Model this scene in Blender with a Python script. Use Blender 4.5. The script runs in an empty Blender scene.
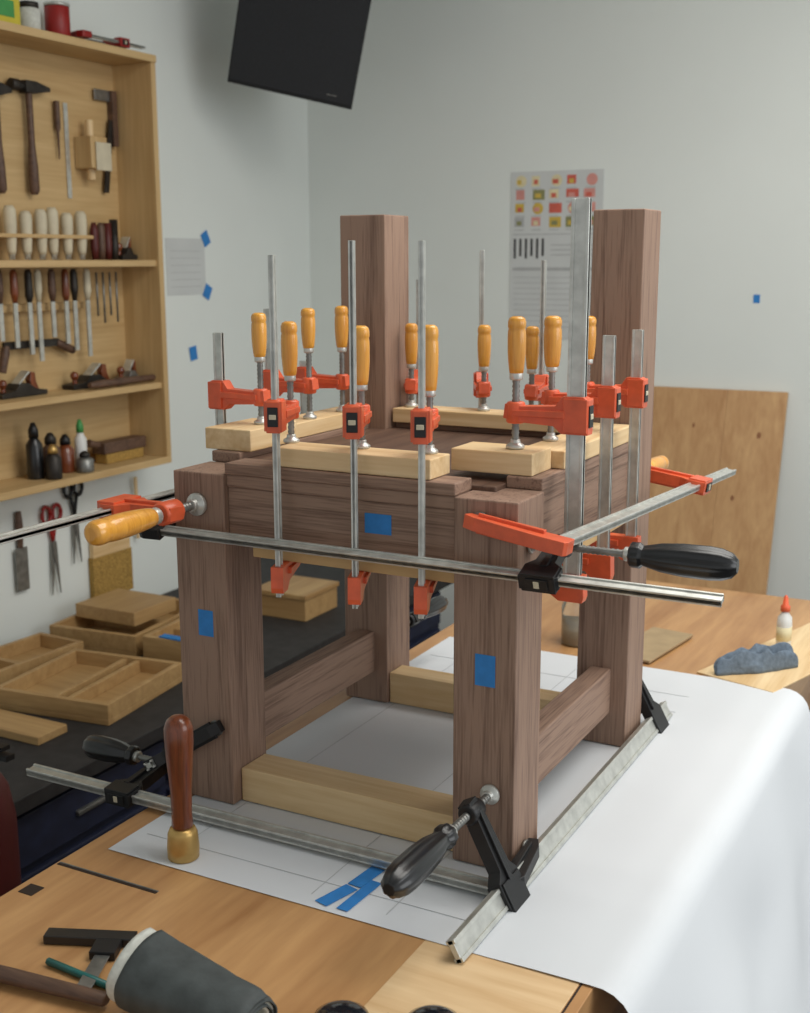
import bpy, bmesh, math, random
from mathutils import Vector as V3, Matrix
from mathutils import noise as mnoise
random.seed(4)
S=bpy.context.scene
try:
    S.view_settings.view_transform='Standard'; S.view_settings.look='None'
except Exception: pass

# ------------------------------------------------------------------ materials
def lin(c):
    return tuple(((x/255)/12.92 if x/255<=0.04045 else ((x/255+0.055)/1.055)**2.4) for x in c)+(1,)
MATS={}
def newmat(name):
    m=bpy.data.materials.new(name); m.use_nodes=True
    nt=m.node_tree; b=nt.nodes["Principled BSDF"]; MATS[name]=m
    return m,nt,b
def plain(name,c,rough=.5,metal=0,var=.06,vs=30,bump=0,coat=0,**kw):
    m,nt,b=newmat(name)
    tc=nt.nodes.new("ShaderNodeTexCoord"); n=nt.nodes.new("ShaderNodeTexNoise")
    n.inputs["Scale"].default_value=vs; n.inputs["Detail"].default_value=5
    nt.links.new(tc.outputs["Object"],n.inputs["Vector"])
    r=nt.nodes.new("ShaderNodeValToRGB"); L=lin(c)
    r.color_ramp.elements[0].position=.3; r.color_ramp.elements[1].position=.7
    r.color_ramp.elements[0].color=tuple(max(0,x*(1-var*2)) for x in L[:3])+(1,)
    r.color_ramp.elements[1].color=tuple(min(1,x*(1+var)) for x in L[:3])+(1,)
    nt.links.new(n.outputs[0],r.inputs[0]); nt.links.new(r.outputs[0],b.inputs["Base Color"])
    b.inputs["Roughness"].default_value=rough; b.inputs["Metallic"].default_value=metal
    if coat: b.inputs["Coat Weight"].default_value=coat
    if bump:
        bp=nt.nodes.new("ShaderNodeBump"); bp.inputs["Strength"].default_value=bump; bp.inputs["Distance"].default_value=.002
        nt.links.new(n.outputs[0],bp.inputs["Height"]); nt.links.new(bp.outputs[0],b.inputs["Normal"])
    return m
def wood(name,c1,c2,axis,sc=40,rough=.55,stretch=.06,streak=.5,coat=0,dist=.8,fine=7,bump=.12):
    m,nt,b=newmat(name)
    tc=nt.nodes.new("ShaderNodeTexCoord"); mp=nt.nodes.new("ShaderNodeMapping")
    s=[1,1,1]; s[axis]=stretch; mp.inputs["Scale"].default_value=s
    nt.links.new(tc.outputs["Object"],mp.inputs["Vector"])
    n=nt.nodes.new("ShaderNodeTexNoise"); n.inputs["Scale"].default_value=sc; n.inputs["Detail"].default_value=6
    n.inputs["Roughness"].default_value=.6; n.inputs["Distortion"].default_value=dist
    n2=nt.nodes.new("ShaderNodeTexNoise"); n2.inputs["Scale"].default_value=sc*fine; n2.inputs["Detail"].default_value=3
    nt.links.new(mp.outputs[0],n.inputs["Vector"]); nt.links.new(mp.outputs[0],n2.inputs["Vector"])
    mx=nt.nodes.new("ShaderNodeMath"); mx.operation='MULTIPLY_ADD'; mx.inputs[1].default_value=streak
    nt.links.new(n2.outputs[0],mx.inputs[0]); nt.links.new(n.outputs[0],mx.inputs[2])
    r=nt.nodes.new("ShaderNodeValToRGB")
    r.color_ramp.elements[0].position=.3+streak*.4; r.color_ramp.elements[1].position=.7+streak*.6
    r.color_ramp.elements[0].color=lin(c1); r.color_ramp.elements[1].color=lin(c2)
    nt.links.new(mx.outputs[0],r.inputs[0]); nt.links.new(r.outputs[0],b.inputs["Base Color"])
    b.inputs["Roughness"].default_value=rough
    if coat: b.inputs["Coat Weight"].default_value=coat
    bp=nt.nodes.new("ShaderNodeBump"); bp.inputs["Strength"].default_value=bump; bp.inputs["Distance"].default_value=.001
    nt.links.new(mx.outputs[0],bp.inputs["Height"]); nt.links.new(bp.outputs[0],b.inputs["Normal"])
    return m
for i,a in enumerate("xyz"):
    wood("walnut_"+a,(108,82,68),(150,122,104),i,sc=60,stretch=.04,streak=.9,dist=.3,fine=6,rough=.65,bump=.12)
    wood("maple_"+a,(208,172,120),(238,212,168),i,sc=20)
    wood("ply_"+a,(184,150,100),(210,180,130),i,sc=14)
    wood("jig_"+a,(158,122,76),(190,156,106),i,sc=16)
wood("walnut_dark",(70,49,40),(110,84,68),1,sc=50,dist=.4)
wood("bench_wood",(160,112,68),(208,162,110),1,sc=9,rough=.4,stretch=.12,streak=.35,coat=.15)
wood("bench_light",(208,170,122),(234,204,160),0,sc=12,rough=.45,stretch=.1)
wood("board_wood",(172,128,84),(204,164,116),2,sc=14,stretch=.05,streak=.4)
wood("handle_wood",(206,136,40),(238,176,76),2,sc=60,rough=.3,coat=.5)
wood("turned_walnut",(84,38,18),(140,72,38),2,sc=60,rough=.3,coat=.4)
wood("stick_wood",(70,50,40),(112,84,66),0,sc=60)
plain("orange",(222,94,54),.42,0,.10,40,coat=.2)
plain("steel",(205,206,200),.36,.6,.10,60)
plain("steel_dark",(140,140,136),.4,.7,.15,60)
plain("chrome",(210,210,208),.2,1,.05)
plain("black",(20,20,22),.45,0,.1)
plain("black_plastic",(28,29,31),.32,0,.1,coat=.2)
plain("brass",(206,170,104),.38,.7,.12,25)
plain("blue_tape",(46,128,200),.7,0,.06,60)
plain("paper",(214,218,222),.85,0,.015,3,bump=.0)
plain("paper_wall",(204,207,206),.9,0,.02,10)
plain("pencil_line",(190,193,196),.9)
plain("ink_grey",(176,178,178),.9)
plain("ink_dark",(60,60,62),.8)
plain("floor_mat",(56,50,46),.75,0,.2,6)
plain("white_plastic",(226,226,222),.4)
plain("felt",(210,212,204),.95,0,.08,120,bump=.4)
plain("leather",(66,72,72),.65,0,.14,50,bump=.5)
plain("red_plastic",(150,30,26),.45)
plain("dark_red",(84,26,24),.5)
plain("rag",(108,122,136),.95,0,.12,140,bump=.5)
plain("navy",(30,36,60),.6,0,.15)
plain("cabinet_grey",(44,42,42),.7,0,.2)
plain("speaker_black",(26,27,30),.6,0,.1,200)
plain("grille",(36,38,42),.75,0,.25,400)
plain("teal",(30,104,100),.4)
plain("yellow",(206,190,60),.5)
plain("green",(70,150,80),.5)
plain("pink",(214,150,140),.8); plain("salmon",(206,100,84),.8); plain("cream",(222,210,170),.8)
plain("mustard",(206,176,80),.8); plain("olive",(140,140,96),.8)
plain("bristle",(176,140,72),.95,0,.3,200,bump=.6)
plain("dark_hole",(50,36,26),.9)
plain("iron",(62,58,54),.5,.6,.2,40)
plain("cardboard",(168,146,112),.9)
plain("lens",(24,28,34),.15,0,.05,coat=.6)
plain("tan_tool",(206,196,170),.6)
plain("knot",(140,92,58),.6)
def wallmat(name,c):
    m=plain(name,c,.9,0,.02,1.5)
    nt=m.node_tree; b=nt.nodes["Principled BSDF"]
    tc=nt.nodes.new("ShaderNodeTexCoord"); n=nt.nodes.new("ShaderNodeTexNoise"); n.inputs["Scale"].default_value=60
    bp=nt.nodes.new("ShaderNodeBump"); bp.inputs["Strength"].default_value=.08; bp.inputs["Distance"].default_value=.002
    nt.links.new(tc.outputs["Object"],n.inputs["Vector"]); nt.links.new(n.outputs[0],bp.inputs["Height"]); nt.links.new(bp.outputs[0],b.inputs["Normal"])
wallmat("wall_paint",(226,231,227)); wallmat("ceiling_paint",(232,232,228))
m,nt,b=newmat("glass"); b.inputs["Base Color"].default_value=(.85,.9,.9,1); b.inputs["Roughness"].default_value=.05; b.inputs["Transmission Weight"].default_value=.9

# ------------------------------------------------------------------ mesh builder
def basis(d):
    d=d.normalized(); a=V3((0,0,1)) if abs(d.z)<.9 else V3((1,0,0))
    x=a.cross(d).normalized(); return x,d.cross(x).normalized(),d
class Obj:
    def __init__(s,name,bevel=0,smooth=True):
        s.name=name; s.bm=bmesh.new(); s.mats=[]; s.bevel=bevel; s.T=Matrix.Identity(4); s.smooth=smooth
    def mi(s,m):
        if m not in s.mats: s.mats.append(m)
        return s.mats.index(m)
    def face(s,vs,mi,sm=False):
        try: f=s.bm.faces.new(vs)
        except ValueError: return
        f.material_index=mi; f.smooth=sm
    def v(s,p): return s.bm.verts.new(s.T@V3(p))
    def box(s,m,x0,x1,y0,y1,z0,z1):
        s.prism(m,[(x0,y0),(x1,y0),(x1,y1),(x0,y1)],(0,0,z0),(1,0,0),(0,1,0),(0,0,1),z1-z0)
    def prism(s,m,pts,O,A,B,N,th,centre=False):
        O,A,B,N=V3(O),V3(A),V3(B),V3(N); mi=s.mi(m)
        if centre: O=O-N*th/2
        lo=[s.v(O+A*a+B*b) for a,b in pts]; hi=[s.v(O+A*a+B*b+N*th) for a,b in pts]
        n=len(pts)
        s.face(lo[::-1],mi); s.face(hi,mi)
        for i in range(n): s.face([lo[i],lo[(i+1)%n],hi[(i+1)%n],hi[i]],mi)
    def lathe(s,m,P,D,prof,seg=20,flute=0,fn=8,caps=True,sc=(1,1)):
        P=V3(P); x,y,d=basis(V3(D)); mi=s.mi(m); rings=[]
        for t,r in prof:
            ring=[]
            for i in range(seg):
                a=2*math.pi*i/seg; rr=r*(1-flute*(0.5-0.5*math.cos(fn*a)))
                ring.append(s.v(P+d*t+x*(rr*math.cos(a)*sc[0])+y*(rr*math.sin(a)*sc[1])))
            rings.append(ring)
        for a,b in zip(rings,rings[1:]):
            for i in range(seg): s.face([a[i],a[(i+1)%seg],b[(i+1)%seg],b[i]],mi,True)
        if caps:
            s.face(rings[0][::-1],mi); s.face(rings[-1],mi)
    def cyl(s,m,p0,p1,r,seg=16,r2=None):
        p0,p1=V3(p0),V3(p1); L=(p1-p0).length
        s.lathe(m,p0,p1-p0,[(0,r),(L,r if r2 is None else r2)],seg)
    def tube(s,m,pts,r,seg=8):
        pts=[V3(p) for p in pts]; mi=s.mi(m); rings=[]
        for i,p in enumerate(pts):
            d=(pts[min(i+1,len(pts)-1)]-pts[max(i-1,0)]); x,y,d=basis(d)
            rings.append([s.v(p+x*(r*math.cos(2*math.pi*k/seg))+y*(r*math.sin(2*math.pi*k/seg))) for k in range(seg)])
        for a,b in zip(rings,rings[1:]):
            for i in range(seg): s.face([a[i],a[(i+1)%seg],b[(i+1)%seg],b[i]],mi,True)
        s.face(rings[0][::-1],mi); s.face(rings[-1],mi)
    def done(s,bevel=None):
        bmesh.ops.recalc_face_normals(s.bm,faces=s.bm.faces)
        me=bpy.data.meshes.new(s.name); s.bm.to_mesh(me); s.bm.free()
        for m in s.mats: me.materials.append(MATS[m])
        o=bpy.data.objects.new(s.name,me); bpy.context.collection.objects.link(o)
        bv=s.bevel if bevel is None else bevel
        if bv:
            md=o.modifiers.new("bevel",'BEVEL'); md.width=bv; md.segments=2; md.limit_method='ANGLE'; md.angle_limit=math.radians(40)
        return o

# ------------------------------------------------------------------ room shell
FZ=-.87; CZ=1.95; LX=-1.42; BY=2.6
o=Obj("floor"); o.box("floor_mat",LX-.1,3.2,-3,BY+.1,FZ-.1,FZ); o.done()
o=Obj("ceiling"); o.box("ceiling_paint",LX-.1,3.2,-3,BY+.1,CZ,CZ+.1); o.done()
o=Obj("wall_left"); o.box("wall_paint",LX-.1,LX,-3,BY+.1,FZ,CZ); o.done()
o=Obj("wall_back"); o.box("wall_paint",LX,3.2,BY,BY+.1,FZ,CZ); o.done()

# ------------------------------------------------------------------ main bench
o=Obj("workbench",.002)
BX0,BX1,BYF,BYB=-.022,.655,-.75,1.42
o.box("bench_wood",BX0,BX1,BYF,BYB,-.07,0)
o.box("bench_wood",BX0+.03,BX1-.02,BYF+.04,BYB-.04,-.19,-.07)
for x in (BX0+.05,BX1-.15):
    for y in (BYF+.08,BYB-.2): o.box("bench_wood",x,x+.09,y,y+.09,FZ,-.19)
o.box("bench_wood",BX0+.07,BX1-.08,BYF+.1,BYB-.12,-.72,-.68)
o.box("bench_light",.462,.640,BYF+.005,-.15,-.004,.0004)
o.box("dark_hole",.6405,.6435,BYF+.005,-.15,-.004,.0004)
o.box("dark_hole",BX0+.003,.136,-.2335,-.2285,-.004,.0008)
o.box("steel_dark",BX0+.003,.136,-.2285,-.2265,-.004,.0012)
o.box("dark_hole",-.012,.010,-.305,-.283,-.004,.0008)
o.done()
# paper sheet on the bench draping over the right edge
o=Obj("drafting_paper")
mi=o.mi("paper"); nx,ny=100,64; grid=[]
xf=.672; R=.040; A0=math.radians(72)
def paper_pt(s_,y):
    wav=.5+.5*math.sin(y*13+s_*9)
    lift=.005*min(1,max(0,(s_-.54)/.12))*wav
    if s_<xf-.012: return (s_,y,.0012+lift)
    q=s_-(xf-.012); ang=min(q/R,A0); zz=.0012+.005*wav
    x=xf-.012+R*math.sin(ang); z=zz-R*(1-math.cos(ang))
    e=q-R*A0
    if e>0:
        k=min(1,e*5)
        x+=e*.29+k*(.012*math.sin(y*6+1.5+e*2)+.006*math.sin(y*17+e*7)); z-=e*.955
        nn=mnoise.noise(V3((e*6,y*5,2.0))); x+=k*.014*nn
    return (x,y+.05*max(0,e)*math.sin(3*y),z)
for j in range(ny+1):
    y=-.175+j/ny*.995
    grid.append([o.v(paper_pt(.012+i/nx*1.28,y)) for i in range(nx+1)])
for j in range(ny):
    for i in range(nx): o.face([grid[j][i],grid[j][i+1],grid[j+1][i+1],grid[j+1][i]],mi,True)
ob=o.done()
o=Obj("pencil_layout_lines")
for y in (-.12,.62,.7): o.box("pencil_line",.03,.52,y,y+.001,.0016,.0019)
for x in (.09,.3,.4): o.box("pencil_line",x,x+.001,-.15,.75,.0016,.0019)
o.done()
def strip(name,p0,p1,w,z=.0024,mat="blue_tape"):
    o=Obj(name); p0=V3((p0[0],p0[1],z)); p1=V3((p1[0],p1[1],z)); d=(p1-p0).normalized(); n=V3((-d.y,d.x,0))
    L=(p1-p0).length
    o.prism(mat,[(0,-w/2),(L,-w/2),(L,w/2),(0,w/2)],p0,d,n,(0,0,1),.0004); return o.done()
strip("painters_tape",(.341,-.062),(.336,-.112),.019)
strip("painters_tape",(.335,-.116),(.322,-.165),.019)
strip("painters_tape",(.355,-.092),(.351,-.166),.015)

# ------------------------------------------------------------------ walnut chair frame
W,D,s,hF,hR=.492,.518,.081,.46,.8
o=Obj("walnut_chair_frame",.0018)
zb=.0025
def post(x0,x1,y0,y1,h,dx=0,tap=0):
    mi=o.mi("walnut_z")
    lo=[o.v(p) for p in ((x0,y0,zb),(x1,y0,zb),(x1,y1,zb),(x0,y1,zb))]
    hi=[o.v(p) for p in ((x0+dx+tap,y0,h),(x1+dx,y0,h),(x1+dx,y1,h),(x0+dx+tap,y1,h))]
    o.face(lo[::-1],mi); o.face(hi,mi)
    for i in range(4): o.face([lo[i],lo[(i+1)%4],hi[(i+1)%4],hi[i]],mi)
post(0,s,0,s,hF); post(W-s,W,0,s,hF)
post(W-s,W,D-s,D,hR,.002,.006); post(0,s,D-s,D,hR)
LAY=((.37,.443,.003),(.4432,.4598,.006),(.46,.475,.009))
for (x0,x1,y0,y1,ax) in ((s,W-s,.012,.05,'x'),(s,W-s,D-.05,D-.012,'x')):
    f=-1 if y0<.2 else 1
    for z0,z1,ex in LAY:
        o.box("walnut_"+ax,x0,x1,y0-(ex if f<0 else 0),y1+(ex if f>0 else 0),z0,z1)
for (x0,x1,f) in ((.012,.05,-1),(W-.05,W-.012,1)):
    for z0,z1,ex in LAY:
        o.box("walnut_y",x0-(ex if f<0 else 0),x1+(ex if f>0 else 0),s,D-s,z0,z1)
o.box("walnut_dark",.05,W-.05,.05,D-.05,.452,.466)
o.box("walnut_y",.025,.057,s,D-s,.055,.125)
o.box("walnut_y",W-.057,W-.025,s,D-s,.055,.125)
o.done()
def brd(name,m,*b,bev=.0015):
    o=Obj(name,bev); o.box(m,*b); return o.done()
brd("clamping_caul","maple_x",.155,.376,.008,.062,.4755,.5)
brd("clamping_caul","maple_x",.366,.474,.085,.148,.4755,.503)
brd("clamping_caul","maple_y",-.014,.062,.090,.205,.4755,.505)
brd("clamping_caul","maple_y",-.006,.05,.21,.43,.4755,.498)
brd("clamping_caul","maple_y",W-.062,W-.002,.152,.43,.4755,.498)
brd("clamping_caul","maple_x",.085,.40,D-.066,D-.006,.4755,.498)
brd("clamping_caul","ply_x",.12,W-s-.001,.006,.05,.354,.3695)
brd("clamping_caul","ply_x",.1,W-s-.001,D-.05,D-.006,.354,.3695)
brd("clamping_caul","ply_y",.006,.05,s+.01,D-s-.01,.354,.3695)
brd("clamping_caul","ply_y",W-.05,W-.006,s+.01,D-s-.01,.354,.3695)
brd("spacer_board","maple_x",s+.001,W-s-.001,.018,.075,.0025,.05)
brd("spacer_board","maple_x",s+.001,W-s-.001,D-.075,D-.03,.0025,.055)

def vtape(name,x0,x1,y,z0,z1,mat="blue_tape"):
    o=Obj(name); o.box(mat,x0,x1,y-.0006,y-.0001,z0,z1); return o.done()
vtape("painters_tape",.033,.057,0,.238,.274)
vtape("painters_tape",.440,.466,0,.235,.274)
vtape("painters_tape",.286,.323,.009,.403,.428)

# ------------------------------------------------------------------ clamps
def clamp(name,O,U,Vd,bar,uf,uh,th,upad,hs,he,jaw="orange",hand="handle_wood",bw=.014,bt=.006,hr=.0105,jt=.016,jd=.034,fj=True,k=1.0,sgn=1):
    """F clamp. U along bar, Vd towards throat. Handle goes to sgn*U side of the head."""
    o=Obj(name,.0012); O=V3(O); U=V3(U).normalized(); Vd=V3(Vd).normalized(); N=U.cross(Vd).normalized()
    P=lambda u,v,n=0:O+U*u+Vd*v+N*n
    a,b=bar
    o.prism("steel",[(a,-bw/2),(b,-bw/2),(b,bw/2),(a,bw/2)],O,U,Vd,N,bt*.72,True)
    for sv in (-1,1):
        c=sv*bw*.40
        o.prism("steel",[(a,c-bw*.1),(b,c-bw*.1),(b,c+bw*.1),(a,c+bw*.1)],O,U,Vd,N,bt*1.15,True)
    g=-sgn
    if fj:
        q=[(0,-bw/2-.005*k),(0,-bw/2-.002),(0,bw/2+.006),(0,th+.011*k),(g*.011*k,th+.013*k),(g*.017*k,th),(g*.024*k,bw/2+.014*k),(g*jd,bw/2+.004),(g*jd,-bw/2-.004*k),(g*jd*.8,-bw/2-.006*k)]
        q=[(uf+x,y) for x,y in q]
        o.prism(jaw,q,O,U,Vd,N,jt,True)
        o.prism(jaw,[(uf+g*.006,bw/2+.008),(uf+g*.006,th),(uf+g*.010,th),(uf+g*.014,bw/2+.008)],O,U,Vd,N,jt*1.5,True)
        o.lathe("steel_dark",P(uf,th),U*sgn,[(-.002,.010*k),(.001,.010*k)],16)
    q=[(-.020*k,-bw/2-.006*k),(.018*k,-bw/2-.006*k),(.021*k,-bw/2),(.021*k,bw/2+.004),(.010*k,bw/2+.012*k),(.008*k,th-.010*k),(.010*k,th+.010*k),(-.006*k,th+.012*k),(-.010*k,th-.010*k),(-.012*k,bw/2+.014*k),(-.020*k,bw/2+.005)]
    q=[(uh+x*sgn,y) for x,y in q]
    o.prism(jaw,q,O,U,Vd,N,jt*1.1,True)
    o.prism(jaw,[(uh-.003*sgn,bw/2),(uh-.003*sgn,th),(uh+.004*sgn,th),(uh+.006*sgn,bw/2)],O,U,Vd,N,jt*1.6,True)
    o.prism(jaw,[(uh-.018*k*sgn,-bw*.5-.0055*k),(uh+.019*k*sgn,-bw*.5-.0055*k),(uh+.019*k*sgn,bw*.5+.002),(uh-.018*k*sgn,bw*.5+.002)],O,U,Vd,N,jt*1.45,True)
    o.prism("black",[(uh-.012*k,-jt*.42),(uh+.012*k,-jt*.42),(uh+.012*k,jt*.42),(uh-.012*k,jt*.42)],O-Vd*(bw/2+.0062*k),U,N,-Vd,.0015)
    o.prism("tan_tool",[(uh-.003*k,-jt*.28),(uh+.003*k,-jt*.28),(uh+.003*k,jt*.28),(uh-.003*k,jt*.28)],O-Vd*(bw/2+.0070*k),U,N,-Vd,.0015)
    o.lathe(jaw,P(uh,th),U*sgn,[(-.012*k,.009*k),(-.010*k,.0105*k),(.010*k,.0105*k),(.012*k,.009*k)],18)
    L=abs(hs-upad); prof=[]; n=int(L/.0028)
    rs=.0045*k
    for i in range(n+1): prof.append((i*L/n,rs if i%2 else rs*.80))
    o.lathe("steel_dark",P(upad,th),U*sgn,prof,12)
    o.lathe("steel",P(upad,th),U*sgn,[(0,.009*k),(.001,.0105*k),(.004*k,.0105*k),(.007*k,.006*k),(.011*k,.0055*k)],18)
    o.lathe("steel",P(hs,th),U*sgn,[(-.006*k,.006*k),(-.005*k,.0075*k),(.003*k,.0075*k)],16)
    HL=abs(he-hs)
    if hand=="handle_wood":
        pr=[(0,.60),(.03,.76),(.10,.84),(.22,.92),(.40,1.0),(.62,1.02),(.74,.99),(.79,.92),(.82,1.0),(.91,1.0),(.97,.86),(1.0,.5)]
        o.lathe(hand,P(hs,th),U*sgn,[(t*HL,r_*hr) for t,r_ in pr],20)
    else:
        pr=[(0,.62),(.02,.78),(.10,.80),(.13,.62),(.18,.70),(.3,.88),(.5,1.0),(.75,1.02),(.86,.95),(.95,.75),(1.0,.4)]
        o.lathe(hand,P(hs,th),U*sgn,[(t*HL,r_*hr) for t,r_ in pr],48,flute=.10,fn=8)
    return o.done()
Z=(0,0,1);X=(1,0,0);Y=(0,1,0)
# vertical, front rail
for x,top_,dx,h0,h1 in ((.174,.737,-.024,.585,.655),(.285,.753,-.030,.578,.652),(.376,.752,-.026,.575,.655)):
    clamp("bar_clamp",(x,-.014,0),Z,(dx,.075,0),(.313,top_),.3535,.543,.070,.4998,h0,h1,bw=.013,bt=.006)
# vertical, left rail
clamp("bar_clamp",(-.032,.152,0),Z,X,(.33,.631),.3535,.543,.070,.505,.598,.660,bw=.015)
clamp("bar_clamp",(-.032,.279,0),Z,X,(.33,.66),.3535,.548,.070,.498,.602,.662,bw=.014)
clamp("bar_clamp",(-.032,.375,0),Z,X,(.33,.575),.3535,.545,.070,.498,.597,.662,bw=.014)
# vertical, back rail
for x,top_,dx in ((.085,.70,.02),(.198,.746,.035),(.303,.730,.01)):
    clamp("bar_clamp",(x,.545,0),Z,(dx,-.065,0),(.33,top_),.3535,.532,.068,.498,.566,.632,bw=.013)
# vertical, right rail
clamp("bar_clamp",(.517,.115,0),Z,(-1,0,0),(.33,.80),.3535,.548,.078,.503,.594,.664,bw=.022,bt=.008,hr=.0110,k=1.1)
clamp("bar_clamp",(.517,.230,0),Z,(-1,0,0),(.33,.637),.3535,.553,.076,.498,.594,.660,bw=.016,hr=.0115)
clamp("bar_clamp",(.517,.350,0),Z,(-1,0,0),(.33,.638),.3535,.553,.070,.498,.595,.655,bw=.015)
# horizontal along Y, upper left (wood handle towards the viewer)
clamp("bar_clamp",(-.036,0,.418),(0,-1,0),X,(-.62,.42),-.520,.062,.076,0.001,.092,.205,bw=.018,bt=.007,hr=.0155,k=1.45,jd=.05)
# horizontal along Y, upper right (handle at the back)
clamp("bar_clamp",(.545,0,.420),(0,1,-.055),(-1,0,.14),(-.03,.82),-.002,.60,.100,.520,.655,.75,bw=.018,bt=.008,hr=.013,k=1.2,jd=.03)
# horizontal along X, upper front (black)
clamp("bar_clamp",(0,-.024,.383),X,(0,.057,.022),(-.012,.732),0.0,.530,.064,.493,.613,.733,jaw="black",hand="black_plastic",bw=.013,bt=.008,hr=.0190,k=1.1,jd=.034)
# low clamp along X, front
clamp("bar_clamp",(0,-.058,.013),(-1,0,0),(0,.090,.010),(-.497,.234),-.495,.062,.090,.001,.115,.210,jaw="black",hand="black_plastic",bw=.018,bt=.010,hr=.0185,k=1.1,jd=.02)
# low clamp along Y, right side
clamp("bar_clamp",(.510,0,.013),(0,-1,0),(-.050,0,.093),(-.60,.20),-.520,.055,.100,.001,.118,.258,jaw="black",hand="black_plastic",bw=.026,bt=.010,hr=.0182,k=1.2,jd=.045)
# low clamp along Y, left side
clamp("bar_clamp",(-.035,0,.05),(0,1,0),(.1,0,.065),(-.035,.72),-.001,.57,.110,.519,.60,.70,jaw="black",hand="black_plastic",bw=.016,bt=.010,hr=.0155,k=1.1,jd=.03)

# ------------------------------------------------------------------ bench-top objects
o=Obj("carvers_mallet")
o.lathe("brass",(.111,-.148,.001),Z,[(0,.017),(.002,.0195),(.016,.020),(.034,.0185),(.040,.016),(.042,.011)],32)
o.lathe("turned_walnut",(.111,-.148,.042),Z,[(0,.0115),(.003,.0135),(.02,.0125),(.05,.0135),(.085,.0160),(.112,.0178),(.130,.0178),(.140,.0145),(.145,.0085),(.1465,.002)],28)
o.done()
o=Obj("try_square",.0008)
d=V3((.105,.045,0)).normalized(); n=V3((-d.y,d.x,0))
o.prism("black_plastic",[(0,0),(.100,0),(.100,.018),(0,.018)],(.098,-.376,.001),d,n,Z,.010)
o.prism("steel_dark",[(.066,-.085),(.083,-.085),(.083,.0),(.066,.0)],(.098,-.376,.006),d,n,Z,.0015)
o.prism("black",[(.060,-.026),(.088,-.026),(.088,0),(.060,0)],(.098,-.376,.001),d,n,Z,.010)
o.done()
o=Obj("pencil")
o.lathe("teal",(.130,-.402,.0045),(.105,-.006,0),[(0,.004),(.09,.004)],6)
o.lathe("maple_x",(.130,-.402,.0045),(.105,-.006,0),[(.09,.0038),(.102,.0012),(.104,.0003)],6)
o.done()
o=Obj("hammer_handle")
o.lathe("stick_wood",(.06,-.455,.0105),(.18,.022,0),[(0,.009),(.06,.0095),(.15,.0085),(.178,.008),(.18,.006)],16,sc=(1,.8))
o.lathe("iron",(.03,-.459,.012),(0,1,0),[(-.03,.011),(.03,.011)],12)
o.done()
# softly rolled leather tool roll with pale felt lining
o=Obj("leather_tool_roll")
P0=V3((.272,-.408,.039)); ax=V3((.16,-.014,-.008)).normalized(); sx,sy,_=basis(ax)
def spiral(mat,x0,x1,ro,turns,th,pitch,a0,tap=.0,zsc=.80):
    mi=o.mi(mat); n=int(48*turns); cols=[]
    ts=[0,.03,.12,.25,.38,.5,.62,.75,.88,.94,1.0]
    for t in ts:
        ring_o=[];ring_i=[]
        for i in range(n+1):
            a=a0+2*math.pi*turns*i/n; r_=ro-pitch*(turns*i/n)
            e=1-tap*t-(.10*max(0,(t-.9)/.1)**2)
            e*=1+.05*math.sin(2*a+t*4)+.05*mnoise.noise(V3((math.cos(a)*1.6,math.sin(a)*1.6,t*4)))
            for rad,L_ in ((r_,ring_o),(r_-th,ring_i)):
                off=sx*(rad*e*math.cos(a)*1.06)+sy*(rad*e*math.sin(a)*zsc)
                L_.append(o.v(P0+ax*(x0+(x1-x0)*t)+off))
        cols.append((ring_o,ring_i))
    for (ao,ai),(bo,bi) in zip(cols,cols[1:]):
        for i in range(n):
            o.face([ao[i],ao[i+1],bo[i+1],bo[i]],mi,True); o.face([ai[i],bi[i],bi[i+1],ai[i+1]],mi,True)
    for ro_,ri_ in (cols[0],cols[-1]):
        for i in range(n): o.face([ro_[i],ro_[i+1],ri_[i+1],ri_[i]],mi)
spiral("leather",0,.142,.046,2.6,.0022,.0085,1.2,tap=.24)
spiral("felt",-.014,.138,.0432,2.5,.0034,.0085,1.2,tap=.24)
o.done()
o=Obj("safety_glasses")
for c in ((.463,-.355,.012),(.545,-.321,.012)):
    o.lathe("lens",c,Z,[(-.011,.024),(-.004,.029),(.004,.027),(.009,.019),(.012,.006)],28)
    o.lathe("black",c,Z,[(-.0115,.03),(-.006,.032),(-.004,.030)],28)
o.tube("black",[(.485,-.346,.012),(.504,-.335,.017),(.523,-.330,.012)],.003)
o.tube("black",[(.436,-.365,.01),(.40,-.43,.012),(.40,-.48,.008)],.003)
o.tube("black",[(.572,-.311,.01),(.585,-.36,.012),(.57,-.42,.008)],.003)
o.done()
o=Obj("glue_bottle")
o.lathe("white_plastic",(.612,1.035,.0045),Z,[(0,.015),(.002,.0175),(.05,.0175),(.062,.016),(.070,.0085),(.074,.0075)],24,sc=(1,.8))
o.lathe("cream",(.612,1.035,.0045),Z,[(.0176,.0001),(.018,.0178),(.045,.0178),(.0455,.0001)],24,sc=(1.0,.8),caps=False)
o.lathe("orange",(.612,1.035,.0045),Z,[(.074,.009),(.084,.009),(.086,.006),(.103,.0035),(.105,.001)],20)
o.done()
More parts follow.
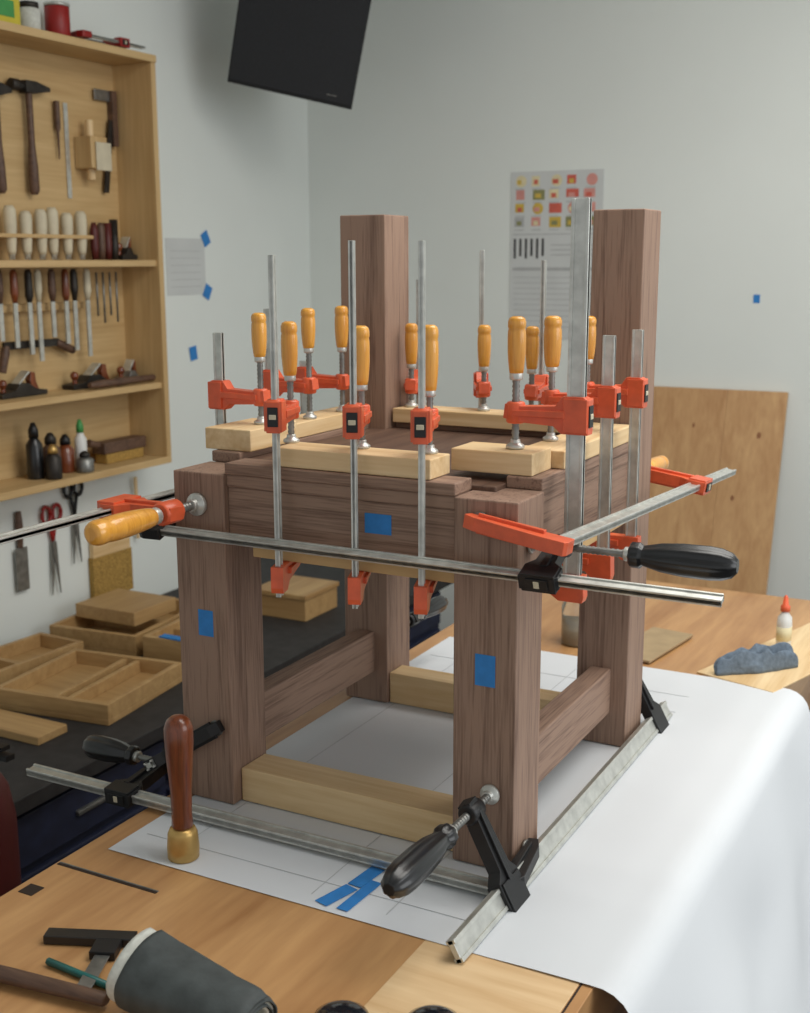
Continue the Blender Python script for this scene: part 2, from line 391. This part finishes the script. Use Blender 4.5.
# crumpled rag: soft folded cloth
o=Obj("shop_rag"); mi=o.mi("rag"); rings=[]
nu,nv=110,44
for j in range(nv+1):
    ph=j/nv*math.pi/2; ring=[]
    for i in range(nu):
        a=2*math.pi*i/nu
        rr=math.cos(ph)**.5*(1+.12*math.sin(2*a+1)+.07*math.sin(5*a+ph*3)+.04*math.sin(11*a))
        px,py=rr*math.cos(a),rr*math.sin(a)
        u=px*.8+py*.6; w_=-px*.6+py*.8
        wob=mnoise.noise(V3((px*1.3,py*1.3,4.2)))
        fold=.5+.5*math.sin(w_*6.5+wob*4+u*1.5)
        z=.030*math.sin(ph)**.5*(1+.5*wob)+.013*fold**1.4*min(1,math.sin(ph)*2.5)+.004*min(1,math.sin(ph)*2.5)*math.sin(u*9+wob*6)
        ring.append(o.v((.592+.056*px*.9+.022*py,.885+.034*px+.044*py,.0045+max(0,z))))
    rings.append(ring)
for a,b in zip(rings,rings[1:]):
    for i in range(nu): o.face([a[i],a[(i+1)%nu],b[(i+1)%nu],b[i]],mi,True)
o.face(rings[0][::-1],mi); o.face(rings[-1],mi)
o.done()
o=Obj("maple_panel",.001); d=V3((.12,.38,0)).normalized(); n=V3((d.y,-d.x,0))
o.prism("maple_y",[(0,0),(.55,0),(.55,.15),(0,.15)],(.50,.83,.0005),d*.98,n,Z,.0035); o.done()
o=Obj("scrap_panel",.001); d=V3((.026,.182,0)).normalized(); n=V3((-d.y,d.x,0))
o.prism("cardboard",[(0,0),(.20,0),(.20,.085),(0,.085)],(.412,.835,.0035),d,n,Z,.005); o.done()
o=Obj("glass_jar")
o.lathe("glass",(.25,.90,.001),Z,[(0,.030),(.003,.033),(.075,.033),(.085,.027),(.095,.027)],28)
o.lathe("cardboard",(.25,.90,.003),Z,[(0,.028),(.045,.030),(.0455,.002)],28)
o.lathe("steel",(.25,.90,.001),Z,[(.095,.029),(.108,.029),(.109,.02)],28)
o.done()

# ------------------------------------------------------------------ side bench with jigs
o=Obj("side_bench",.003)
o.box("cabinet_grey",LX+.01,-.70,.30,2.35,-.34,-.305)
o.box("navy",LX+.02,-.74,.34,2.3,FZ,-.34)
for k_ in range(4):
    y0=.36+k_*.485; 
    for z0,z1 in ((-.47,-.36),(-.64,-.49),(-.85,-.66)):
        o.box("navy",-.745,-.725,y0,y0+.465,z0,z1)
        o.box("steel_dark",-.727,-.715,y0+.17,y0+.30,(z0+z1)/2-.006,(z0+z1)/2+.006)
o.done()
def tray(name,c,ang,L,Wd,H,div,z0=-.3045,mat="jig_x"):
    o=Obj(name,.0015); o.T=Matrix.Translation((c[0],c[1],z0))@Matrix.Rotation(ang,4,'Z')
    t=.014
    o.box(mat,-L/2,L/2,-Wd/2,Wd/2,0,t)
    o.box(mat,-L/2,L/2,-Wd/2,-Wd/2+t,t,H); o.box(mat,-L/2,L/2,Wd/2-t,Wd/2,t,H)
    o.box(mat,-L/2,-L/2+t,-Wd/2+t,Wd/2-t,t,H); o.box(mat,L/2-t,L/2,-Wd/2+t,Wd/2-t,t,H)
    for q,ax in div:
        if ax=='x': o.box(mat,-L/2+q*L-t/2,-L/2+q*L+t/2,-Wd/2+t,Wd/2-t,t,H*.9)
        else: o.box(mat,-L/2+t,L/2-t,-Wd/2+q*Wd-t/2,-Wd/2+q*Wd+t/2,t,H*.8)
    return o.done()
tray("wooden_tray",(-.98,.87),.12,.32,.32,.05,[(.5,'x'),(.62,'x')])
tray("wooden_tray",(-1.22,1.30),.1,.28,.36,.06,[(.5,'y')],mat="jig_y")
tray("wooden_tray",(-1.27,.88),-.05,.16,.38,.05,[(.5,'y')])
tray("wooden_tray",(-.95,1.26),.08,.18,.26,.07,[(.5,'y')])
o=Obj("wooden_box",.002); o.box("jig_x",-1.02,-.84,1.62,1.80,-.3045,-.24); o.box("jig_y",-1.025,-.835,1.615,1.805,-.2395,-.225); o.done()
o=Obj("wood_offcut",.002); o.box("jig_x",-1.18,-.86,.57,.66,-.3045,-.285); o.done()
o=Obj("wood_offcut",.002); o.box("jig_y",-1.33,-1.12,1.20,1.38,-.2435,-.205); o.done()
o=Obj("painters_tape"); o.box("blue_tape",-.98,-.90,1.13,1.155,-.2335,-.230); o.done()
o=Obj("fire_extinguisher")
ex,ey=-.65,.20
o.lathe("dark_red",(ex,ey,FZ),Z,[(0,.065),(.01,.072),(.60,.072),(.66,.062),(.70,.04),(.715,.022)],32)
o.lathe("black",(ex,ey,FZ+.714),Z,[(0,.02),(.03,.02)],16)
o.box("black",ex-.012,ex+.10,ey-.01,ey+.01,FZ+.735,FZ+.745); o.box("black",ex-.012,ex+.09,ey-.01,ey+.01,FZ+.752,FZ+.76)
o.tube("black",[(ex,ey-.02,FZ+.72),(ex,ey-.08,FZ+.70),(ex,ey-.10,FZ+.6),(ex,ey-.09,FZ+.3)],.009)
o.done()

# ------------------------------------------------------------------ wall tool cabinet
CX0,CX1=LX+.001,-1.27; CY0,CY1=.50,1.573; CZ0,CZ1=.163,1.272
o=Obj("tool_cabinet",.0015)
t=.020
o.box("ply_y",CX0,CX0+.01,CY0,CY1,CZ0,CZ1)
o.box("ply_z",CX0,CX1,CY0,CY0+t,CZ0,CZ1); o.box("ply_z",CX0,CX1,CY1-t,CY1,CZ0,CZ1)
o.box("ply_y",CX0,CX1+.004,CY0,CY1,CZ1,CZ1+t); o.box("ply_y",CX0,CX1,CY0,CY1,CZ0-t,CZ0)
o.box("ply_y",CX0,CX1-.01,CY0,CY1,.715,.733); o.box("ply_y",CX0,CX1-.01,CY0,CY1,.365,.383)
o.box("ply_y",CX0,CX1-.075,1.0,1.37,.790,.800)
o.box("ply_y",CX0+.01,CX0+.03,1.0,1.37,.60,.62)
o.done()
bx=CX0+.012
def hammer(name,y,zt,L,hw=.05):
    o=Obj(name,.001)
    o.lathe("stick_wood",(bx+.02,y,zt-.02),(0,0,-1),[(0,.009),(L*.5,.009),(L*.7,.013),(L-.02,.014),(L-.01,.008)],14)
    o.box("iron",bx+.006,bx+.034,y-hw*.4,y+hw*.4,zt-.030,zt)
    o.lathe("iron",(bx+.02,y,zt-.014),(0,-1,0),[(hw*.4,.011),(hw*.7,.011),(hw*.75,.015),(hw*1.2,.015),(hw*1.25,.013)],16)
    o.prism("iron",[(hw*.4,-.015),(hw*.4,.015),(hw*1.4,.004),(hw*1.4,-.006)],(bx+.02,y,zt-.014),(0,1,0),(0,0,1),(1,0,0),.02,True)
    o.done()
hammer("claw_hammer",1.200,1.187,.275)
hammer("claw_hammer",1.085,1.17,.26,.035)
o=Obj("try_square",.001); o.box("stick_wood",bx,bx+.02,1.522,1.542,1.05,1.20); o.box("steel_dark",bx+.008,bx+.010,1.46,1.522,1.17,1.20); o.done()
o=Obj("wooden_mallet",.002); o.box("ply_z",bx,bx+.06,1.38,1.445,.98,1.065); o.box("tan_tool",bx+.061,bx+.066,1.395,1.455,.975,1.05); o.lathe("maple_z",(bx+.03,1.41,.97),(0,0,1),[(-.02,.011),(.14,.011)],12); o.done()
o=Obj("marking_knife",.001); o.lathe("stick_wood",(bx+.01,1.31,1.12),Z,[(-.12,.002),(-.05,.004),(-.04,.008),(.03,.008)],10); o.done()
o=Obj("drawing_square",.001); o.prism("iron",[(0,0),(.018,0),(.05,.20),(.035,.20)],(bx+.012,1.478,.92),(0,1,0),(0,0,1),(1,0,0),.008,True); o.done()
o=Obj("steel_rule",.0005); o.box("steel",bx,bx+.002,1.345,1.36,.90,1.15); o.done()
o=Obj("chisel_set")
for i in range(6):
    y=1.085+i*.050+.004*((i*7)%3-1); hh=.006*((i*5)%3)
    o.lathe("tan_tool",(bx+.045,y,.748),Z,[(0,.010),(.01,.012),(.05,.0155),(.085,.017),(.112-hh,.016),(.122-hh,.010)],16)
    o.lathe("steel",(bx+.045,y,.748),Z,[(-.012,.007),(0,.009),(.012,.012)],12)
    o.box("steel",bx+.043,bx+.048,y-.008,y+.008,.735,.748)
for i in range(8):
    y=1.03+i*.045+.006*(i%3)
    o.lathe(("stick_wood","turned_walnut","iron","tan_tool")[i%4],(bx+.045,y,.71),(0,0,-1),[(0,.006),(.01,.010),(.05+.01*(i%3),.011),(.085,.006)],12)
    o.box("steel",bx+.042,bx+.047,y-.007,y+.007,.53-.02*((i*5)%4),.625)
o.done()
o=Obj("screwdriver_set")
for i in range(4):
    y=1.385+i*.027
    o.lathe(("dark_red","stick_wood","dark_red","iron")[i],(bx+.05,y,.735),Z,[(0,.009),(.03,.012),(.08+.01*i,.012),(.10,.006)],12,flute=.1,fn=6)
    o.lathe("steel_dark",(bx+.05,y,.70),(0,0,-1),[(0,.003),(.12+.02*(i%2),.003)],8)
o.done()
def plane(name,y0,z,L=.15,x=None,body="iron"):
    x=x or bx+.04
    o=Obj(name,.0015)
    o.prism(body,[(0,0),(L,0),(L,.012),(L*.75,.018),(L*.6,.034),(L*.4,.034),(L*.3,.018),(0,.012)],(x,y0,z+.0005),(0,1,0),(0,0,1),(1,0,0),.045,True)
    o.lathe("turned_walnut",(x,y0+L*.15,z+.014),Z,[(0,.008),(.01,.006),(.02,.012),(.03,.010),(.034,.004)],14)
    o.prism("turned_walnut",[(L*.74,.015),(L*.70,.04),(L*.74,.062),(L*.82,.06),(L*.84,.035),(L*.9,.015)],(x,y0,z),(0,1,0),(0,0,1),(1,0,0),.018,True)
    o.prism("steel",[(L*.38,.03),(L*.42,.03),(L*.68,.062),(L*.65,.066)],(x,y0,z),(0,1,0),(0,0,1),(1,0,0),.03,True)
    o.done()
plane("hand_plane",1.485,.7335,.065)
plane("hand_plane",1.26,.3835,.18); plane("hand_plane",1.0,.3835,.16)
plane("hand_plane",1.465,.3835,.085,body="steel_dark")
o=Obj("wooden_spokeshave",.001); o.lathe("stick_wood",(bx+.10,1.28,.3965),(0,1,.0),[(0,.008),(.05,.012),(.10,.010),(.12,.013),(.17,.010),(.27,.009)],12); o.done()
o=Obj("drawknife",.001); o.box("iron",bx+.02,bx+.03,1.05,1.25,.505,.525); o.lathe("stick_wood",(bx+.025,1.06,.515),(0,-.3,-1),[(0,.009),(.02,.012),(.07,.011)],12); o.lathe("stick_wood",(bx+.025,1.24,.515),(0,.5,-.2),[(0,.009),(.02,.012),(.07,.011)],12); o.done()
cz=CZ0+.0005
for n_,y,h,r_,mt,cap,xo in (("spray_bottle",1.10,.13,.022,"black_plastic","black",.06),("oil_jar",1.16,.10,.026,"stick_wood","iron",.06),("glue_bottle",1.275,.12,.017,"white_plastic","green",.06),("wax_tin",1.215,.09,.024,"turned_walnut","black",.06),("oil_jar",1.12,.08,.022,"iron","brass",.105),("wax_tin",1.24,.05,.024,"steel_dark","iron",.105)):
    o=Obj(n_); o.lathe(mt,(bx+xo,y,cz),Z,[(0,r_*.95),(.003,r_),(h*.7,r_),(h*.8,r_*.6),(h*.85,r_*.5)],22); o.lathe(cap,(bx+xo,y,cz),Z,[(h*.85,r_*.6),(h,r_*.6),(h*1.15,r_*.25)],16); o.done()
o=Obj("bench_brush",.003); o.box("stick_wood",bx+.03,bx+.08,1.35,1.53,.193,.225); o.box("bristle",bx+.033,bx+.077,1.36,1.52,cz,.193); o.lathe("stick_wood",(bx+.055,1.36,.215),(0,-1,.3),[(0,.012),(.03,.010),(.05,.012)],12); o.done()
zt=CZ1+t+.0005
o=Obj("cardboard_box",.002); o.box("yellow",-1.41,-1.30,.98,1.10,zt,zt+.09); o.box("green",-1.302,-1.299,1.0,1.08,zt+.02,zt+.06); o.done()
o=Obj("paint_can"); o.lathe("red_plastic",(-1.34,1.27,zt),Z,[(0,.03),(.002,.032),(.08,.032),(.082,.03)],24); o.lathe("steel",(-1.34,1.27,zt),Z,[(.082,.033),(.09,.033),(.091,.027)],24); o.done()
o=Obj("glass_jar"); o.lathe("felt",(-1.35,1.18,zt),Z,[(0,.025),(.002,.028),(.06,.028),(.065,.022)],24); o.lathe("iron",(-1.35,1.18,zt),Z,[(.065,.025),(.078,.025)],24); o.done()
clamp("spring_clamp",(-1.30,1.34,zt+.020),Y,(-1,0,0),(-.02,.22),.0,.13,.05,.03,.15,.20,jaw="red_plastic",hand="black_plastic",bw=.015)
wx=LX+.012
def scissors(name,y,zt,L,mat):
    o=Obj(name)
    for s_ in (-1,1):
        cy=y-s_*.020; cz_=zt-.02
        pts=[(wx,cy+.016*math.cos(a*math.pi/8),cz_+.024*math.sin(a*math.pi/8)) for a in range(17)]
        o.tube(mat,pts,.0055)
        o.tube(mat,[(wx,cy+s_*.006,cz_-.02),(wx,y-s_*.006,zt-.07),(wx,y,zt-.10)],.005)
        o.prism("steel_dark",[(-.008,0),(.010,0),(s_*.014+.003,-(L-.1)),(s_*.014,-(L-.1))],(wx+s_*.0015,y,zt-.10),(0,1,0),(0,0,1),(1,0,0),.002)
    o.lathe("steel_dark",(wx-.004,y,zt-.10),X,[(0,.005),(.01,.005)],10)
    o.cyl("steel_dark",(LX+.0005,y-.018,zt+.006),(wx+.01,y-.018,zt+.006),.002,8)
    o.done()
scissors("scissors",1.21,.06,.25,"red_plastic"); scissors("scissors",1.30,.12,.24,"black")
o=Obj("scraper_blade",.001); o.box("steel_dark",wx,wx+.003,1.065,1.11,-.15,-.03); o.lathe("stick_wood",(wx,1.087,-.03),Z,[(0,.008),(.06,.011),(.10,.008)],12); o.done()
o=Obj("bench_brush",.001); o.box("maple_y",wx-.008,wx+.008,1.36,1.52,-.12,-.06); o.box("bristle",wx-.009,wx+.009,1.355,1.525,-.25,-.12); o.lathe("maple_z",(wx,1.44,-.06),Z,[(0,.012),(.04,.009),(.09,.010)],12); o.done()
o=Obj("marking_gauge",.001); o.lathe("maple_z",(wx+.006,1.56,.0),(0,0,1),[(-.1,.006),(.09,.006)],10); o.box("stick_wood",wx-.008,wx+.02,1.54,1.58,.0,.025); o.done()

# ------------------------------------------------------------------ wall papers
o=Obj("wall_note"); o.box("paper_wall",LX,LX+.0015,1.77,1.965,.625,.80)
for i in range(6): o.box("ink_grey",LX+.0015,LX+.0018,1.79,1.94,.65+i*.022,.6515+i*.022)
o.done()
for y,z,a in ((1.972,.80,.5),(1.972,.632,-.5),(1.887,.44,.15)):
    o=Obj("painters_tape"); o.T=Matrix.Translation((LX+.0022,y,z))@Matrix.Rotation(a,4,'X'); o.box("blue_tape",0,.0006,-.018,.018,-.022,.022); o.done()
o=Obj("painters_tape"); o.box("blue_tape",.188,.208,BY-.001,BY-.0002,.598,.624); o.done()
o=Obj("painters_tape"); o.box("blue_tape",.86,.88,BY-.001,BY-.0002,.55,.58); o.done()
o=Obj("wall_poster")
y0=BY-.002
o.box("paper_wall",-.625,-.303,y0,BY-.0003,.47,1.016)
cols=["pink","mustard","salmon","cream","pink","olive","cream","mustard","salmon","ink_grey","pink"]
for r_ in range(4):
    for c_ in range(5):
        x=-.612+c_*.060+.008*random.random(); z=.975-r_*.044; ww=.026+.018*random.random()
        m_=cols[random.randrange(len(cols))]; m2=cols[random.randrange(len(cols))]
        if (c_*2+r_)%4==0: o.lathe(m_,(x+.022,y0,z+.010),(0,-1,0),[(0,.019),(.0006,.019)],16)
        else: o.box(m_,x,x+ww,y0-.0006,y0,z-.008*random.random(),z+.026)
        o.box(m2,x+.008,x+.008+ww*.5,y0-.0010,y0-.0006,z,z+.014)
        o.box("ink_grey",x,x+.034,y0-.0006,y0,z-.016,z-.013)
o.box("ink_grey",-.615,-.315,y0-.0006,y0,.812,.815)
for i in range(6): o.box("ink_dark",-.612+i*.020,-.604+i*.020,y0-.0006,y0,.735+.008*(i%2),.80)
for i in range(3): o.box("ink_grey",-.48+.0,-.33,y0-.0006,y0,.745+i*.016,.748+i*.016)
o.box("ink_grey",-.615,-.315,y0-.0006,y0,.695,.706)
for i in range(10): o.box("ink_grey",-.61,-.33-.03*(i%3),y0-.0006,y0,.51+i*.018,.512+i*.018)
o.done()

# ------------------------------------------------------------------ leaning board
o=Obj("plywood_board",.002)
y_b=2.25; y_t=2.575; zt_=.325
ang=math.atan2(y_t-y_b,zt_-FZ); L=math.hypot(y_t-y_b,zt_-FZ)
o.T=Matrix.Translation((0,y_b,FZ+.006))@Matrix.Rotation(-ang,4,'X')
ex=[-.34,-.10,.13,.312]
for a,b_ in zip(ex,ex[1:]): o.box("board_wood",a+.0004,b_,0,.018,0,L)
for kx,kz,kr in ((.24,1.10,.007),(.035,1.12,.005),(.18,.9,.006)):
    o.lathe("knot",(kx,-.0003,kz),(0,1,0),[(0,kr),(.002,kr)],16,sc=(1,1.5))
o.done()
o=Obj("tool_stand",.003); o.box("cabinet_grey",.26,.75,1.9,2.15,-.445,-.42)
for x in (.28,.71):
    for y in (1.92,2.11): o.box("cabinet_grey",x,x+.02,y,y+.02,FZ,-.445)
o.done()
o=Obj("spray_can"); o.lathe("iron",(.345,2.02,-.4195),Z,[(0,.03),(.16,.03),(.175,.022),(.18,.012),(.2,.012)],20)
o.lathe("black",(.345,2.02,-.4195),Z,[(.2,.018),(.225,.018)],16); o.done()

# ------------------------------------------------------------------ hanging speaker
o=Obj("loudspeaker",.004)
o.T=Matrix.Translation((-1.004,1.95,1.497))@Matrix.Rotation(math.radians(17),4,'Y')@Matrix.Rotation(math.radians(6),4,'X')@Matrix.Rotation(math.radians(27),4,'Z')
o.prism("speaker_black",[(-.19,-.02),(.19,-.02),(.12,.22),(-.15,.22)],(0,0,-.29),X,Y,Z,.60)
o.box("grille",-.185,.185,-.034,-.02,-.28,.30)
o.box("speaker_black",-.19,.19,-.026,-.02,-.29,.31)
o.box("steel_dark",.11,.14,-.0355,-.034,-.262,-.259)
o.T=Matrix.Identity(4)
o.cyl("speaker_black",(-1.03,2.08,1.68),(-1.03,2.08,CZ),.02)
o.done()

# ------------------------------------------------------------------ lights
def area(name,loc,rot,sx,sy,p,c):
    l=bpy.data.lights.new(name,'AREA'); l.shape='RECTANGLE'; l.size=sx; l.size_y=sy; l.energy=p; l.color=c
    ob=bpy.data.objects.new(name,l); bpy.context.collection.objects.link(ob); ob.location=loc; ob.rotation_euler=rot
area("ceiling_light",(1.1,.7,1.93),(0,0,0),1.6,1.6,42,(1,.97,.92))
area("window_light",(3.1,.4,1.1),(0,math.radians(75),0),1.4,2.4,27,(.95,.98,1))
w=bpy.data.worlds.new("world"); S.world=w; w.use_nodes=True
bg=w.node_tree.nodes["Background"]; bg.inputs[0].default_value=(.92,.95,.96,1); bg.inputs[1].default_value=.57

# ------------------------------------------------------------------ camera
yaw,pit,rol=-.48654,-.20041,-.00283
fw=V3((math.sin(yaw)*math.cos(pit),math.cos(yaw)*math.cos(pit),math.sin(pit)))
r0=V3((math.cos(yaw),-math.sin(yaw),0)); u0=r0.cross(fw)
rr=r0*math.cos(rol)+u0*math.sin(rol); uu=-r0*math.sin(rol)+u0*math.cos(rol)
cd=bpy.data.cameras.new("camera"); cam=bpy.data.objects.new("camera",cd); bpy.context.collection.objects.link(cam)
M=Matrix(((rr.x,uu.x,-fw.x,1.00827),(rr.y,uu.y,-fw.y,-1.25127),(rr.z,uu.z,-fw.z,.73028),(0,0,0,1)))
cam.matrix_world=M
cd.sensor_width=36; cd.sensor_fit='AUTO'; cd.lens=1211.9/1013*36; cd.clip_start=.02
cd.dof.use_dof=True; cd.dof.focus_distance=1.5; cd.dof.aperture_fstop=8
S.camera=cam
